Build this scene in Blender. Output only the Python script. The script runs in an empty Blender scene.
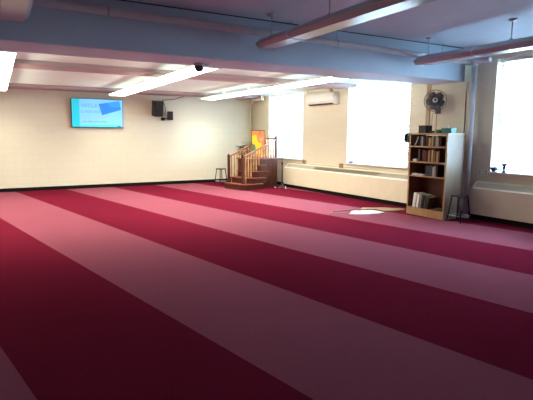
import bpy, bmesh, math, random
from mathutils import Vector, Matrix
random.seed(7)
SC = bpy.context.scene
COL = SC.collection
PI = math.pi

# ------------------------------------------------------------------ materials
def new_mat(name):
    m = bpy.data.materials.new(name); m.use_nodes = True
    nt = m.node_tree
    return m, nt, nt.nodes, nt.links, nt.nodes['Principled BSDF']

def mat(name, col, rough=0.6, metal=0.0, var=0.06, scale=8.0, bump=0.0, spec=0.35, stretch=None):
    """plain paint / plastic / metal with a little procedural variation"""
    m, nt, N, L, b = new_mat(name)
    tc = N.new('ShaderNodeTexCoord'); mp = N.new('ShaderNodeMapping')
    if stretch: mp.inputs['Scale'].default_value = stretch
    nz = N.new('ShaderNodeTexNoise'); nz.inputs['Scale'].default_value = scale; nz.inputs['Detail'].default_value = 4
    cr = N.new('ShaderNodeValToRGB')
    cr.color_ramp.elements[0].position = 0.3; cr.color_ramp.elements[1].position = 0.7
    cr.color_ramp.elements[0].color = (*[c * (1 - var) for c in col], 1)
    cr.color_ramp.elements[1].color = (*[min(1, c * (1 + var)) for c in col], 1)
    L.new(tc.outputs['Object'], mp.inputs['Vector']); L.new(mp.outputs[0], nz.inputs['Vector'])
    L.new(nz.outputs['Fac'], cr.inputs['Fac']); L.new(cr.outputs[0], b.inputs['Base Color'])
    b.inputs['Roughness'].default_value = rough; b.inputs['Metallic'].default_value = metal
    b.inputs['Specular IOR Level'].default_value = spec
    if bump:
        bp = N.new('ShaderNodeBump'); bp.inputs['Strength'].default_value = bump; bp.inputs['Distance'].default_value = 0.01
        L.new(nz.outputs['Fac'], bp.inputs['Height']); L.new(bp.outputs[0], b.inputs['Normal'])
    return m

def emit(name, col, strength):
    m, nt, N, L, b = new_mat(name)
    b.inputs['Base Color'].default_value = (*col, 1)
    b.inputs['Emission Color'].default_value = (*col, 1)
    b.inputs['Emission Strength'].default_value = strength
    return m

def wood(name, c1, c2, scale=(2, 2, 14), rough=0.4):
    m, nt, N, L, b = new_mat(name)
    tc = N.new('ShaderNodeTexCoord'); mp = N.new('ShaderNodeMapping'); mp.inputs['Scale'].default_value = scale
    nz = N.new('ShaderNodeTexNoise'); nz.inputs['Scale'].default_value = 3; nz.inputs['Detail'].default_value = 6
    cr = N.new('ShaderNodeValToRGB')
    cr.color_ramp.elements[0].position = 0.3; cr.color_ramp.elements[1].position = 0.72
    cr.color_ramp.elements[0].color = (*c1, 1); cr.color_ramp.elements[1].color = (*c2, 1)
    L.new(tc.outputs['Object'], mp.inputs['Vector']); L.new(mp.outputs[0], nz.inputs['Vector'])
    L.new(nz.outputs['Fac'], cr.inputs['Fac']); L.new(cr.outputs[0], b.inputs['Base Color'])
    b.inputs['Roughness'].default_value = rough
    return m

def block_mat(name, col, axis):
    """painted concrete block: running bond joints on a wall that faces along `axis`"""
    m, nt, N, L, b = new_mat(name)
    tc = N.new('ShaderNodeTexCoord'); sp = N.new('ShaderNodeSeparateXYZ'); cb = N.new('ShaderNodeCombineXYZ')
    L.new(tc.outputs['Object'], sp.inputs[0])
    L.new(sp.outputs['X' if axis == 'Y' else 'Y'], cb.inputs['X']); L.new(sp.outputs['Z'], cb.inputs['Y'])
    br = N.new('ShaderNodeTexBrick')
    br.inputs['Scale'].default_value = 1; br.inputs['Brick Width'].default_value = 0.406
    br.inputs['Row Height'].default_value = 0.203; br.inputs['Mortar Size'].default_value = 0.006
    br.inputs['Mortar Smooth'].default_value = 0.4
    br.inputs['Color1'].default_value = (*col, 1); br.inputs['Color2'].default_value = (*[c * .975 for c in col], 1)
    br.inputs['Mortar'].default_value = (*[c * .91 for c in col], 1)
    L.new(cb.outputs[0], br.inputs['Vector']); L.new(br.outputs['Color'], b.inputs['Base Color'])
    nz = N.new('ShaderNodeTexNoise'); nz.inputs['Scale'].default_value = 60
    L.new(tc.outputs['Object'], nz.inputs['Vector'])
    mx = N.new('ShaderNodeMath'); mx.operation = 'MULTIPLY_ADD'; mx.inputs[1].default_value = -1.0
    ml = N.new('ShaderNodeMath'); ml.operation = 'MULTIPLY'; ml.inputs[1].default_value = .25
    L.new(nz.outputs['Fac'], ml.inputs[0])
    L.new(br.outputs['Fac'], mx.inputs[0]); L.new(ml.outputs[0], mx.inputs[2])
    bp = N.new('ShaderNodeBump'); bp.inputs['Strength'].default_value = .35; bp.inputs['Distance'].default_value = .006
    L.new(mx.outputs[0], bp.inputs['Height']); L.new(bp.outputs[0], b.inputs['Normal'])
    b.inputs['Roughness'].default_value = .55
    return m

def carpet_mat():
    m, nt, N, L, b = new_mat('striped_carpet')
    tc = N.new('ShaderNodeTexCoord'); sp = N.new('ShaderNodeSeparateXYZ'); L.new(tc.outputs['Object'], sp.inputs[0])
    def math_(op, a, c=None, v=None):
        n = N.new('ShaderNodeMath'); n.operation = op; L.new(a, n.inputs[0])
        if c is not None: L.new(c, n.inputs[1])
        if v is not None: n.inputs[1].default_value = v
        return n.outputs[0]
    ys = math_('MULTIPLY', sp.outputs['Y'], v=math.tan(math.radians(11.35)))
    x = math_('ADD', sp.outputs['X'], ys)
    x = math_('ADD', x, v=-(STRIPE0 + 7 * math.tan(math.radians(11.35))) + STRIPEW * 20)
    x = math_('DIVIDE', x, v=STRIPEW * 2)
    fr = math_('FRACT', x)
    # slightly soft woven edge
    nz0 = N.new('ShaderNodeTexNoise'); nz0.inputs['Scale'].default_value = 180; L.new(tc.outputs['Object'], nz0.inputs['Vector'])
    j = math_('MULTIPLY', nz0.outputs['Fac'], v=.008); fr = math_('ADD', fr, c=j)
    lt = math_('LESS_THAN', fr, v=.504)
    nz = N.new('ShaderNodeTexNoise'); nz.inputs['Scale'].default_value = 90; nz.inputs['Detail'].default_value = 5
    L.new(tc.outputs['Object'], nz.inputs['Vector'])
    big = N.new('ShaderNodeTexNoise'); big.inputs['Scale'].default_value = .9; big.inputs['Detail'].default_value = 3
    L.new(tc.outputs['Object'], big.inputs['Vector'])
    def ramp(c, v):
        r = N.new('ShaderNodeValToRGB'); r.color_ramp.elements[0].position = .3; r.color_ramp.elements[1].position = .7
        r.color_ramp.elements[0].color = (*[q * (1 - v) for q in c], 1); r.color_ramp.elements[1].color = (*[q * (1 + v) for q in c], 1)
        L.new(nz.outputs['Fac'], r.inputs['Fac']); return r.outputs[0]
    mix = N.new('ShaderNodeMix'); mix.data_type = 'RGBA'
    L.new(lt, mix.inputs['Factor']); L.new(ramp(CARPET_RED, .22), mix.inputs['A']); L.new(ramp(CARPET_PINK, .16), mix.inputs['B'])
    wear = N.new('ShaderNodeValToRGB'); wear.color_ramp.elements[0].color = (.9, .9, .9, 1); wear.color_ramp.elements[1].color = (1.05, 1.05, 1.05, 1)
    L.new(big.outputs['Fac'], wear.inputs['Fac'])
    mu = N.new('ShaderNodeMix'); mu.data_type = 'RGBA'; mu.blend_type = 'MULTIPLY'; mu.inputs['Factor'].default_value = 1
    L.new(mix.outputs['Result'], mu.inputs['A']); L.new(wear.outputs[0], mu.inputs['B'])
    L.new(mu.outputs['Result'], b.inputs['Base Color'])
    b.inputs['Roughness'].default_value = 1; b.inputs['Specular IOR Level'].default_value = .0
    bp = N.new('ShaderNodeBump'); bp.inputs['Strength'].default_value = .5; bp.inputs['Distance'].default_value = .006
    L.new(nz.outputs['Fac'], bp.inputs['Height']); L.new(bp.outputs[0], b.inputs['Normal'])
    return m

def glass_mat():
    m, nt, N, L, b = new_mat('window_glass')
    tr = N.new('ShaderNodeBsdfTransparent'); gl = N.new('ShaderNodeBsdfGlossy'); gl.inputs['Roughness'].default_value = .02
    fz = N.new('ShaderNodeFresnel'); fz.inputs['IOR'].default_value = 1.3
    mx = N.new('ShaderNodeMixShader'); L.new(fz.outputs[0], mx.inputs[0]); L.new(tr.outputs[0], mx.inputs[1]); L.new(gl.outputs[0], mx.inputs[2])
    L.new(mx.outputs[0], N['Material Output'].inputs['Surface'])
    return m

def slat_mat():
    m, nt, N, L, b = new_mat('blind_slat')
    tl = N.new('ShaderNodeBsdfTranslucent'); tl.inputs['Color'].default_value = (.9, .93, .95, 1)
    df = N.new('ShaderNodeBsdfDiffuse'); df.inputs['Color'].default_value = (.88, .9, .9, 1)
    mx = N.new('ShaderNodeMixShader'); mx.inputs[0].default_value = .55
    L.new(df.outputs[0], mx.inputs[1]); L.new(tl.outputs[0], mx.inputs[2])
    L.new(mx.outputs[0], N['Material Output'].inputs['Surface'])
    return m

# ---- look settings
STRIPE0, STRIPEW = 0.62, 1.305
CARPET_RED = (.114, .0088, .0210)
CARPET_PINK = (.205, .056, .078)
CREAM = (.715, .69, .525)
LIGHT_STRENGTH = 9.0
LAMP_WATTS = 36
LAMP_COL = (1.0, .94, .77)
SKY_STRENGTH = 44.0
EXPOSURE = 0.3

M = {}
M['carpet'] = carpet_mat()
M['wall_b'] = block_mat('cream_block_back', CREAM, 'Y')
M['wall_grey'] = block_mat('grey_block', (.42, .39, .36), 'X')
M['wall_r'] = block_mat('cream_block_side', CREAM, 'X')
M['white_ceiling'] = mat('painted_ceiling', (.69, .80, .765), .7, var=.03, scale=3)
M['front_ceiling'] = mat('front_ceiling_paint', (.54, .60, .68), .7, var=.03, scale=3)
M['joist_shade'] = mat('bounce_shaded_joist', (.42, .33, .335), .65, var=.03, scale=2)  # shade and red carpet bounce mixed into the pale joist colour
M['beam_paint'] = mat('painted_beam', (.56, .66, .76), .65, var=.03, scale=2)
M['housing_grey'] = mat('pendant_housing', (.44, .49, .52), .5)
M['black_rubber'] = mat('black_baseboard', (.008, .006, .006), .7, spec=.1)
M['cream_metal'] = mat('cream_radiator', (.74, .68, .51), .45, var=.03)
M['cream_grille'] = mat('cream_grille', (.38, .335, .25), .5, var=.05)
M['slot_shadow'] = mat('grille_bars', (.36, .33, .27), .5)
M['dark_gap'] = mat('dark_gap', (.05, .045, .04), .8)
M['white_frame'] = mat('white_frame', (.82, .83, .82), .4, var=.02)
M['glass'] = glass_mat()
M['slat'] = slat_mat()
M['tube'] = emit('lit_diffuser', (1.0, .92, .76), LIGHT_STRENGTH)
M['white_metal'] = mat('white_metal', (.80, .80, .78), .4, var=.02)
M['white_plastic'] = mat('white_plastic', (.80, .79, .74), .35, var=.02)
M['grey_plastic'] = mat('grey_plastic', (.35, .35, .35), .4)
M['black_plastic'] = mat('black_plastic', (.014, .014, .016), .35, var=.1)
M['black_metal'] = mat('black_metal', (.012, .012, .013), .35, metal=.3)
M['grille_cloth'] = mat('speaker_grille', (.02, .02, .022), .8, scale=200, bump=.3)
M['pipe_paint'] = mat('pipe_paint', (.62, .62, .64), .45, var=.04)
M['cream_pipe'] = mat('cream_pipe', (.76, .71, .54), .45, var=.03)
M['lens'] = mat('prismatic_lens', (.48, .54, .57), .25, var=.02, spec=.5)
M['steel'] = mat('steel', (.45, .45, .46), .35, metal=.8)
M['dark_wood'] = wood('dark_red_wood', (.045, .009, .004), (.095, .021, .009), (3, 3, 12))
M['rail_wood'] = wood('rail_wood', (.20, .075, .028), (.34, .14, .055), (4, 4, 4))
M['baluster_wood'] = wood('baluster_wood', (.42, .23, .09), (.60, .36, .16), (12, 12, 2))
M['tread_wood'] = wood('tread_wood', (.11, .027, .011), (.18, .050, .021), (2, 8, 8))
M['case_side'] = wood('pale_maple_side', (.25, .175, .125), (.31, .225, .165), (3, 3, .8))
M['case_front'] = wood('oak_edge', (.34, .20, .09), (.45, .28, .13), (5, 5, 1.5))
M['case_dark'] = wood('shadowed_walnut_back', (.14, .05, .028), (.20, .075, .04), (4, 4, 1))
M['blue_hub'] = mat('fan_hub', (.60, .68, .80), .3)
M['fan_grey'] = mat('fan_grey', (.15, .15, .145), .4)
M['blade'] = mat('fan_blade', (.20, .205, .20), .4)
M['teal'] = mat('teal_plastic', (.05, .28, .25), .35)
M['green'] = mat('green_item', (.08, .26, .12), .5)
M['leaf'] = mat('leaf_green', (.012, .034, .016), .5, var=.4, scale=20)
M['yellow'] = mat('yellow_cloth', (.85, .58, .03), .8, var=.1)
M['orange'] = mat('orange_print', (.70, .23, .07), .6, var=.35, scale=9)
M['dark_frame'] = mat('dark_frame', (.06, .025, .018), .4)
M['paper'] = mat('white_paper', (.66, .69, .69), .8, var=.04, scale=14)
M['card'] = mat('tan_cardboard', (.27, .18, .085), .8, var=.12)
M['clear'] = mat('clear_plastic', (.65, .70, .70), .2)
M['dark_blue'] = mat('dark_blue_glaze', (.03, .04, .09), .3)
M['pot'] = mat('terracotta_pot', (.25, .09, .05), .7)
M['soil'] = mat('soil', (.03, .02, .015), .9)

# ------------------------------------------------------------------ mesh building
class MB:
    def __init__(s): s.bm = bmesh.new()
    def _new(s, verts, mtx):
        if mtx is not None: bmesh.ops.transform(s.bm, matrix=mtx, verts=verts)
    def box(s, x0, x1, y0, y1, z0, z1, bev=0.0, mtx=None, seg=2):
        t = bmesh.new(); bmesh.ops.create_cube(t, size=1)
        bmesh.ops.scale(t, vec=(abs(x1 - x0), abs(y1 - y0), abs(z1 - z0)), verts=t.verts)
        bmesh.ops.translate(t, vec=((x0 + x1) / 2, (y0 + y1) / 2, (z0 + z1) / 2), verts=t.verts)
        if bev: bmesh.ops.bevel(t, geom=t.edges[:], offset=bev, segments=seg, affect='EDGES', profile=.5)
        return s.merge(t, mtx)
    def merge(s, t, mtx=None):
        if mtx is not None: bmesh.ops.transform(t, matrix=mtx, verts=t.verts)
        me = bpy.data.meshes.new('tmp'); t.to_mesh(me); t.free(); s.bm.from_mesh(me); bpy.data.meshes.remove(me); return s
    def tube(s, pts, r, seg=10, cap=True, r1=None):
        t = bmesh.new(); pts = [Vector(p) for p in pts]; n = len(pts); rings = []; up = None
        for i, p in enumerate(pts):
            d = (pts[min(i + 1, n - 1)] - pts[max(i - 1, 0)]).normalized()
            if up is None:
                up = Vector((0, 0, 1)) if abs(d.z) < .9 else Vector((1, 0, 0))
            a = d.cross(up).normalized(); bq = a.cross(d).normalized(); up = bq
            rr = r if r1 is None else r + (r1 - r) * i / (n - 1)
            rings.append([t.verts.new(p + a * rr * math.cos(2 * PI * k / seg) + bq * rr * math.sin(2 * PI * k / seg)) for k in range(seg)])
        for i in range(n - 1):
            for k in range(seg):
                f = t.faces.new((rings[i][k], rings[i][(k + 1) % seg], rings[i + 1][(k + 1) % seg], rings[i + 1][k])); f.smooth = True
        if cap:
            t.faces.new(rings[0][::-1]); t.faces.new(rings[-1])
        bmesh.ops.recalc_face_normals(t, faces=t.faces)
        return s.merge(t)
    def lathe(s, prof, c=(0, 0, 0), seg=24, mtx=None):
        """prof: list of (r, z)"""
        t = bmesh.new(); rings = []
        for r, z in prof:
            if r < 1e-5: rings.append([t.verts.new((c[0], c[1], c[2] + z))])
            else: rings.append([t.verts.new((c[0] + r * math.cos(2 * PI * k / seg), c[1] + r * math.sin(2 * PI * k / seg), c[2] + z)) for k in range(seg)])
        for a, b in zip(rings, rings[1:]):
            for k in range(seg):
                k2 = (k + 1) % seg
                if len(a) == 1 and len(b) == 1: continue
                if len(a) == 1: f = t.faces.new((a[0], b[k], b[k2]))
                elif len(b) == 1: f = t.faces.new((a[k], b[0], a[k2]))
                else: f = t.faces.new((a[k], b[k], b[k2], a[k2]))
                f.smooth = True
        bmesh.ops.recalc_face_normals(t, faces=t.faces)
        return s.merge(t, mtx)
    def prism(s, poly, a0, a1, axis='Y', bev=0.0, mtx=None):
        """extrude a 2D outline: axis Y -> poly (x,z); X -> (y,z); Z -> (x,y)"""
        t = bmesh.new()
        def P(p, a):
            return {'Y': (p[0], a, p[1]), 'X': (a, p[0], p[1]), 'Z': (p[0], p[1], a)}[axis]
        v0 = [t.verts.new(P(p, a0)) for p in poly]; v1 = [t.verts.new(P(p, a1)) for p in poly]
        t.faces.new(v0); t.faces.new(v1[::-1])
        for i in range(len(poly)):
            j = (i + 1) % len(poly); t.faces.new((v0[i], v0[j], v1[j], v1[i]))
        bmesh.ops.recalc_face_normals(t, faces=t.faces)
        if bev: bmesh.ops.bevel(t, geom=t.edges[:], offset=bev, segments=2, affect='EDGES', profile=.5)
        return s.merge(t, mtx)
    def build(s, name, m, parent=None):
        me = bpy.data.meshes.new(name); s.bm.to_mesh(me); s.bm.free()
        if isinstance(m, (list, tuple)):
            for q in m: me.materials.append(q)
        else: me.materials.append(m)
        o = bpy.data.objects.new(name, me); COL.objects.link(o)
        if parent is not None: o.parent = parent
        return o

def tag(o, label, cat, group=None, kind=None):
    o['label'] = label; o['category'] = cat
    if group: o['group'] = group
    if kind: o['kind'] = kind
    return o
def thing(name, label, cat, loc=(0, 0, 0), rotz=0, group=None):
    o = bpy.data.objects.new(name, None); COL.objects.link(o); o.location = loc; o.rotation_euler = (0, 0, rotz)
    o.empty_display_size = .1
    return tag(o, label, cat, group)
def struct(o, label=None, cat=None):
    o['kind'] = 'structure'
    if label: o['label'] = label
    if cat: o['category'] = cat
    return o

# ------------------------------------------------------------------ room frame
TH = math.atan(.035)                        # the window wall is a touch out of square
W0 = Vector((8.12, 6.0, 0))
RW = Matrix.Translation(W0) @ Matrix.Rotation(TH, 4, 'Z')
def wp(x, y, z=0):                          # wall frame (x out of the room, y along the wall) -> world
    return RW @ Vector((x, y - 6.0, z))
BACK_Y, LEFT_X, FRONT_Y = 14.76, -2.2, -3.0
CEIL_F, CEIL_B, BEAM_Z = 3.27, 2.87, 2.65
B0, B1 = 6.33, 7.12

# floor
mb = MB(); mb.box(LEFT_X - .3, 9.0, FRONT_Y - .3, BACK_Y + .5, -.12, 0)
struct(mb.build('floor', M['carpet']), 'wall to wall carpet in red and pink diagonal stripes', 'floor')
# ceilings
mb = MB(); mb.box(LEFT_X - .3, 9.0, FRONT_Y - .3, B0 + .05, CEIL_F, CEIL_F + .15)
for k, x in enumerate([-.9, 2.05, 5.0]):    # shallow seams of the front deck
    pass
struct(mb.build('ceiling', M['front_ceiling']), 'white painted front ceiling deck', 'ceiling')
mb = MB(); mb.box(LEFT_X - .3, 9.0, B1 - .05, BACK_Y + .5, CEIL_B, CEIL_B + .15)
struct(mb.build('ceiling_back', M['white_ceiling']), 'lower white ceiling of the lit back half', 'ceiling')
# beams
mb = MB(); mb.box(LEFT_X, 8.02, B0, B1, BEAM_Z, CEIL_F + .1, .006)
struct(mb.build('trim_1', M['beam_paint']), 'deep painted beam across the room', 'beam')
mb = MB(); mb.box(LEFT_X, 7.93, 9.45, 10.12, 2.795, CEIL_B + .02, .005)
struct(mb.build('trim_2', M['joist_shade']), 'shallow ceiling beam in the back half', 'beam')
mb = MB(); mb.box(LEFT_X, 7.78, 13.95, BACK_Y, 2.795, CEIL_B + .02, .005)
struct(mb.build('trim_3', M['joist_shade']), 'shallow ceiling beam against the back wall', 'beam')
# dark seam where the front ceiling meets the beam
mb = MB(); mb.box(LEFT_X, 8.0, B0 - .014, B0 + .002, CEIL_F - .012, CEIL_F + .004)
struct(mb.build('trim_4', M['dark_gap']))
# walls
mb = MB(); mb.box(LEFT_X - .3, 9.0, BACK_Y, BACK_Y + .3, -.1, CEIL_F + .15)
struct(mb.build('wall_back', M['wall_b']), 'cream painted block wall behind the television', 'wall')
mb = MB(); mb.box(LEFT_X - .3, LEFT_X, FRONT_Y - .3, BACK_Y, -.1, CEIL_F + .15)
struct(mb.build('wall_left', M['wall_grey']))
mb = MB(); mb.box(LEFT_X, 9.0, FRONT_Y - .3, FRONT_Y, -.1, CEIL_F + .15)
struct(mb.build('wall_front', M['wall_grey']))
WIN = [(11.80, 13.70, .855, 2.86, 'window_1'), (7.76, 9.82, .855, 2.92, 'window_2'), (3.55, 5.72, .90, 3.0, 'window_3')]
WT = .32
mb = MB(); ys = -9.2 + 6
edge = FRONT_Y - .1
top = CEIL_F + .15
cur = 15.0
for (a, b, z0, z1, n) in WIN:
    mb.box(0, WT, b - 6, cur - 6, -.1, top)
    mb.box(0, WT, a - 6, b - 6, -.1, z0)
    mb.box(0, WT, a - 6, b - 6, z1, top)
    cur = a
mb.box(0, WT, edge - 6, cur - 6, -.1, top)
o = mb.build('wall_right', M['wall_r']); o.matrix_world = RW
struct(o, 'cream painted block wall with three tall windows', 'wall')
# baseboards
mb = MB(); mb.box(LEFT_X, 7.79, BACK_Y - .012, BACK_Y, 0, .10, .003)
struct(mb.build('baseboard_back', M['black_rubber']))
mb = MB(); mb.box(-.012, 0, -9.0, 8.73, 0, .10, .003)
o = mb.build('baseboard_right', M['black_rubber']); o.matrix_world = RW; struct(o)
mb = MB(); mb.box(LEFT_X, LEFT_X + .012, FRONT_Y, BACK_Y, 0, .10, .003)
struct(mb.build('baseboard_left', M['black_rubber']))

# windows (structure) and blinds (things)
for i, (a, b, z0, z1, n) in enumerate(WIN):
    e = bpy.data.objects.new(n, None); COL.objects.link(e); e.location = wp(0, (a + b) / 2, z0); e.rotation_euler = (0, 0, TH)
    struct(e, ['tall window nearest the back corner', 'tall window beside the bookcase', 'tall window above the near radiator'][i], 'window')
    h = z1 - z0; w = (b - a) / 2
    f = MB(); fd0, fd1 = .16, .22
    f.box(fd0, fd1, -w, -w + .06, 0, h, .004); f.box(fd0, fd1, w - .06, w, 0, h, .004)
    f.box(fd0, fd1, -w + .06, w - .06, 0, .06, .004); f.box(fd0, fd1, -w + .06, w - .06, h - .06, h, .004)
    f.box(fd0 - .01, fd1, -w + .06, w - .06, h * .47 - .03, h * .47 + .03, .004)
    fr = f.build('window_frame', M['white_frame'], e)
    g = MB(); g.box(.188, .192, -w + .05, w - .05, .05, h - .05)
    g.build('pane', M['glass'], e)
    s = MB(); s.box(-.065, .16, -w + .002, w - .002, -.002, .028, .006)
    s.build('window_sill', M['white_frame'], e)
    # horizontal blind hung inside the reveal
    bl = thing('window_blind', ['white horizontal blind lowered over the window nearest the back corner',
                                'white horizontal blind lowered over the window beside the bookcase',
                                'white horizontal blind lowered over the window above the near radiator'][i],
               'blind', wp(.085, (a + b) / 2, z1 - .002), TH, 'horizontal blinds in the windows')
    m_ = MB(); m_.box(-.03, .03, -w + .03, w - .03, -.055, 0, .004); m_.build('headrail', M['white_frame'], bl)
    drop = h - .10
    m_ = MB(); k = 0; z = -.085
    while z > -drop:
        tilt = math.radians(-38)
        mt = Matrix.Translation((0, 0, z)) @ Matrix.Rotation(tilt, 4, 'Y')
        m_.box(-.031, .031, -w + .04, w - .04, -.0009, .0009, mtx=mt); z -= .058
    m_.build('slats', M['slat'], bl)
    m_ = MB(); m_.box(-.026, .026, -w + .035, w - .035, -drop - .03, -drop - .008, .004); m_.build('bottom_rail', M['white_frame'], bl)
    for q in (-.62, 0, .62):
        m_ = MB(); m_.box(-.034, -.033, q * w - .012, q * w + .012, -drop, -.05); m_.build('ladder_tape', M['slat'], bl)
    m_ = MB(); m_.tube([(-.04, w - .10, -.04), (-.042, w - .10, -drop * .75)], .004, 6); m_.build('tilt_wand', M['white_plastic'], bl)
    # daylight enters here: portal guides sampling of the sky, gives no light itself
    L_ = bpy.data.lights.new('sky_portal', 'AREA'); L_.shape = 'RECTANGLE'; L_.size = h; L_.size_y = b - a
    L_.cycles.is_portal = True
    lo = bpy.data.objects.new('sky_portal', L_); COL.objects.link(lo)
    lo.matrix_world = RW @ Matrix.Translation((.26, (a + b) / 2 - 6, (z0 + z1) / 2)) @ Matrix.Rotation(PI / 2, 4, 'Y')

# ------------------------------------------------------------------ ceiling lamps in the lit half (on)
for i, cx in enumerate([.08, 3.05, 5.80]):
    t = thing('fluorescent_light', ['long lit fluorescent row nearest the left wall', 'long lit fluorescent row in the middle, ending beside the television',
                                    'long lit fluorescent row nearest the windows'][i], 'ceiling light', (cx, 10.60, CEIL_B), 0, 'lit fluorescent rows in the back half')
    hw = .23; y0, y1 = -3.30, 3.35
    m_ = MB()
    m_.prism([(-hw, -.18), (hw, -.18), (hw, -.168), (.08, -.11), (-.08, -.11), (-hw, -.168)], y0 + .01, y1 - .01, 'Y')      # spine just under the beams
    for yy in (y0 + .5, y0 + 2.4, 0.6, y1 - 1.2):
        m_.box(-.035, .035, yy - .03, yy + .03, -.11, -.002)
    m_.build('housing', M['white_metal'], t)
    n = 3; Ls = (y1 - y0) / n
    for k in range(n):
        a, b = y0 + k * Ls + .01, y0 + (k + 1) * Ls - .01
        m_ = MB()
        m_.prism([(-hw, -.181), (-hw * .82, -.205), (hw * .82, -.205), (hw, -.181)], a + .012, b - .012, 'Y')
        d = m_.build('diffuser', M['tube'], t)
        la = bpy.data.lights.new('tube_light', 'AREA'); la.shape = 'RECTANGLE'; la.size = .28; la.size_y = b - a - .1
        la.energy = LAMP_WATTS; la.color = LAMP_COL; la.spread = math.radians(125)
        lo = bpy.data.objects.new('tube_light', la); COL.objects.link(lo); lo.parent = t; lo.location = (0, (a + b) / 2, -.212)
        la = bpy.data.lights.new('tube_uplight', 'AREA'); la.shape = 'RECTANGLE'; la.size = .34; la.size_y = b - a - .1
        la.energy = LAMP_WATTS * .05; la.color = LAMP_COL
        lo = bpy.data.objects.new('tube_uplight', la); COL.objects.link(lo); lo.parent = t; lo.location = (0, (a + b) / 2, -.103); lo.rotation_euler = (PI, 0, 0)
        for sd in (-1, 1):                      # added area lamps beside the closed housing, brightening the back ceiling evenly
            la = bpy.data.lights.new('ceiling_fill_light', 'AREA'); la.shape = 'RECTANGLE'; la.size = .05; la.size_y = b - a - .1
            la.energy = LAMP_WATTS * .095; la.color = LAMP_COL; la.spread = math.radians(70)
            lo = bpy.data.objects.new('ceiling_fill_light', la); COL.objects.link(lo); lo.parent = t
            lo.location = (sd * (hw + .012), (a + b) / 2, -.175); lo.rotation_euler = (0, -sd * math.radians(98), 0)
        for q0, q1 in ((a - .004, a + .012), (b - .012, b + .004)):
            m_ = MB(); m_.box(-hw - .004, hw + .004, q0, q1, -.208, -.165, .002); m_.build('end_cap', M['white_metal'], t)

# ------------------------------------------------------------------ pendant fixtures in the front half (off)
def pendant(cx, label, rods, seams, y0=1.0, y1=6.14):
    t = thing('pendant_light', label, 'pendant light', (cx, 3.6, CEIL_F), 0, 'unlit pendant fixtures in the front half')
    zt = 2.97 - CEIL_F; a, b = y0 - 3.6, y1 - 3.6
    m_ = MB(); m_.prism([(-.07, zt), (.07, zt), (.165, zt - .075), (.165, zt - .095), (-.165, zt - .095), (-.165, zt - .075)], a, b, 'Y', .003)
    m_.build('housing', M['housing_grey'], t)
    m_ = MB(); m_.prism([(-.158, zt - .094), (.158, zt - .094), (.115, zt - .145), (-.115, zt - .145)], a + .006, b - .006, 'Y', .003)
    m_.build('lens', M['lens'], t)
    for yy in (a, b):
        m_ = MB(); m_.prism([(-.075, zt + .004), (.075, zt + .004), (.17, zt - .073), (.17, zt - .10), (.118, zt - .15), (-.118, zt - .15), (-.17, zt - .10), (-.17, zt - .073)], yy - .008, yy + .008, 'Y')
        m_.build('end_cap', M['steel'], t)
    for s in seams:
        m_ = MB(); m_.prism([(-.076, zt + .003), (.076, zt + .003), (.169, zt - .073), (.169, zt - .10), (.118, zt - .149), (-.118, zt - .149), (-.169, zt - .10), (-.169, zt - .073)], s - 3.6 - .02, s - 3.6 + .02, 'Y')
        m_.build('joint_band', M['beam_paint'], t)
    for r in rods:
        y = r - 3.6
        m_ = MB(); m_.tube([(0, y, zt - .005), (0, y, -.01)], .008, 8); rd = m_.build('rod', M['steel'], t)
        m_ = MB(); m_.lathe([(0, 0), (.062, 0), (.058, -.012), (.03, -.03), (.012, -.036), (0, -.036)], (0, y, 0), 20); m_.build('canopy', M['steel'], rd)
        m_ = MB(); m_.lathe([(0, .035), (.012, .034), (.04, .012), (.045, 0), (0, -.004)], (0, y, zt), 16); m_.build('socket_cup', M['steel'], rd)
pendant(.235, 'unlit pendant fixture at the upper left, mostly out of frame', [5.95, 4.4], [5.0])
pendant(3.47, 'unlit pendant fixture hanging in the middle of the front ceiling', [6.0, 4.65], [5.33])
pendant(6.60, 'unlit pendant fixture hanging nearest the window wall', [5.98, 4.45], [5.0])

# ------------------------------------------------------------------ pipes
PY = 6.20
t = thing('overhead_pipe', 'painted pipe running along the face of the deep beam', 'pipe', (3.0, PY, 3.05))
m_ = MB(); m_.tube([(LEFT_X - 3.0, 0, .06), (-1.8, 0, .03), (.4, 0, .01), (3.2, 0, -.035), (4.95, 0, -.06)], .05, 14)
m_.build('pipe_run', M['pipe_paint'], t)
for x in (-1.72, .95, 1.78, 4.2):
    m_ = MB(); zc = .03 - (x + 1.8) * .014
    m_.tube([(x, 0, zc + .045), (x, 0, .218)], .006, 6)
    m_.lathe([(.052, -.012), (.057, -.012), (.057, .012), (.052, .012)], (0, 0, 0), 16, Matrix.Translation((x, 0, zc)) @ Matrix.Rotation(PI / 2, 4, 'Y'))
    m_.build('hanger', M['steel'], t)
t = thing('riser_pipe', 'tall grey painted pipe standing between bookcase and near radiator', 'pipe', (7.99, 6.10, 0))
m_ = MB(); m_.tube([(0, 0, 0), (0, 0, 2.93)], .05, 16); m_.build('riser', M['pipe_paint'], t)
m_ = MB(); m_.tube([(0, .16, 2.985), (0, 0, 2.985), (0, -.33, 2.985)], .045, 14); m_.lathe([(.056, 2.90), (.06, 2.905), (.06, 3.03), (.05, 3.04), (0, 3.04)], (0, 0, 0), 16); m_.build('tee_fitting', M['pipe_paint'], t)
m_ = MB(); m_.lathe([(.05, 0), (.095, .0), (.095, .012), (.055, .02)], (0, 0, 0), 20); m_.build('floor_collar', M['pipe_paint'], t)
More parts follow.
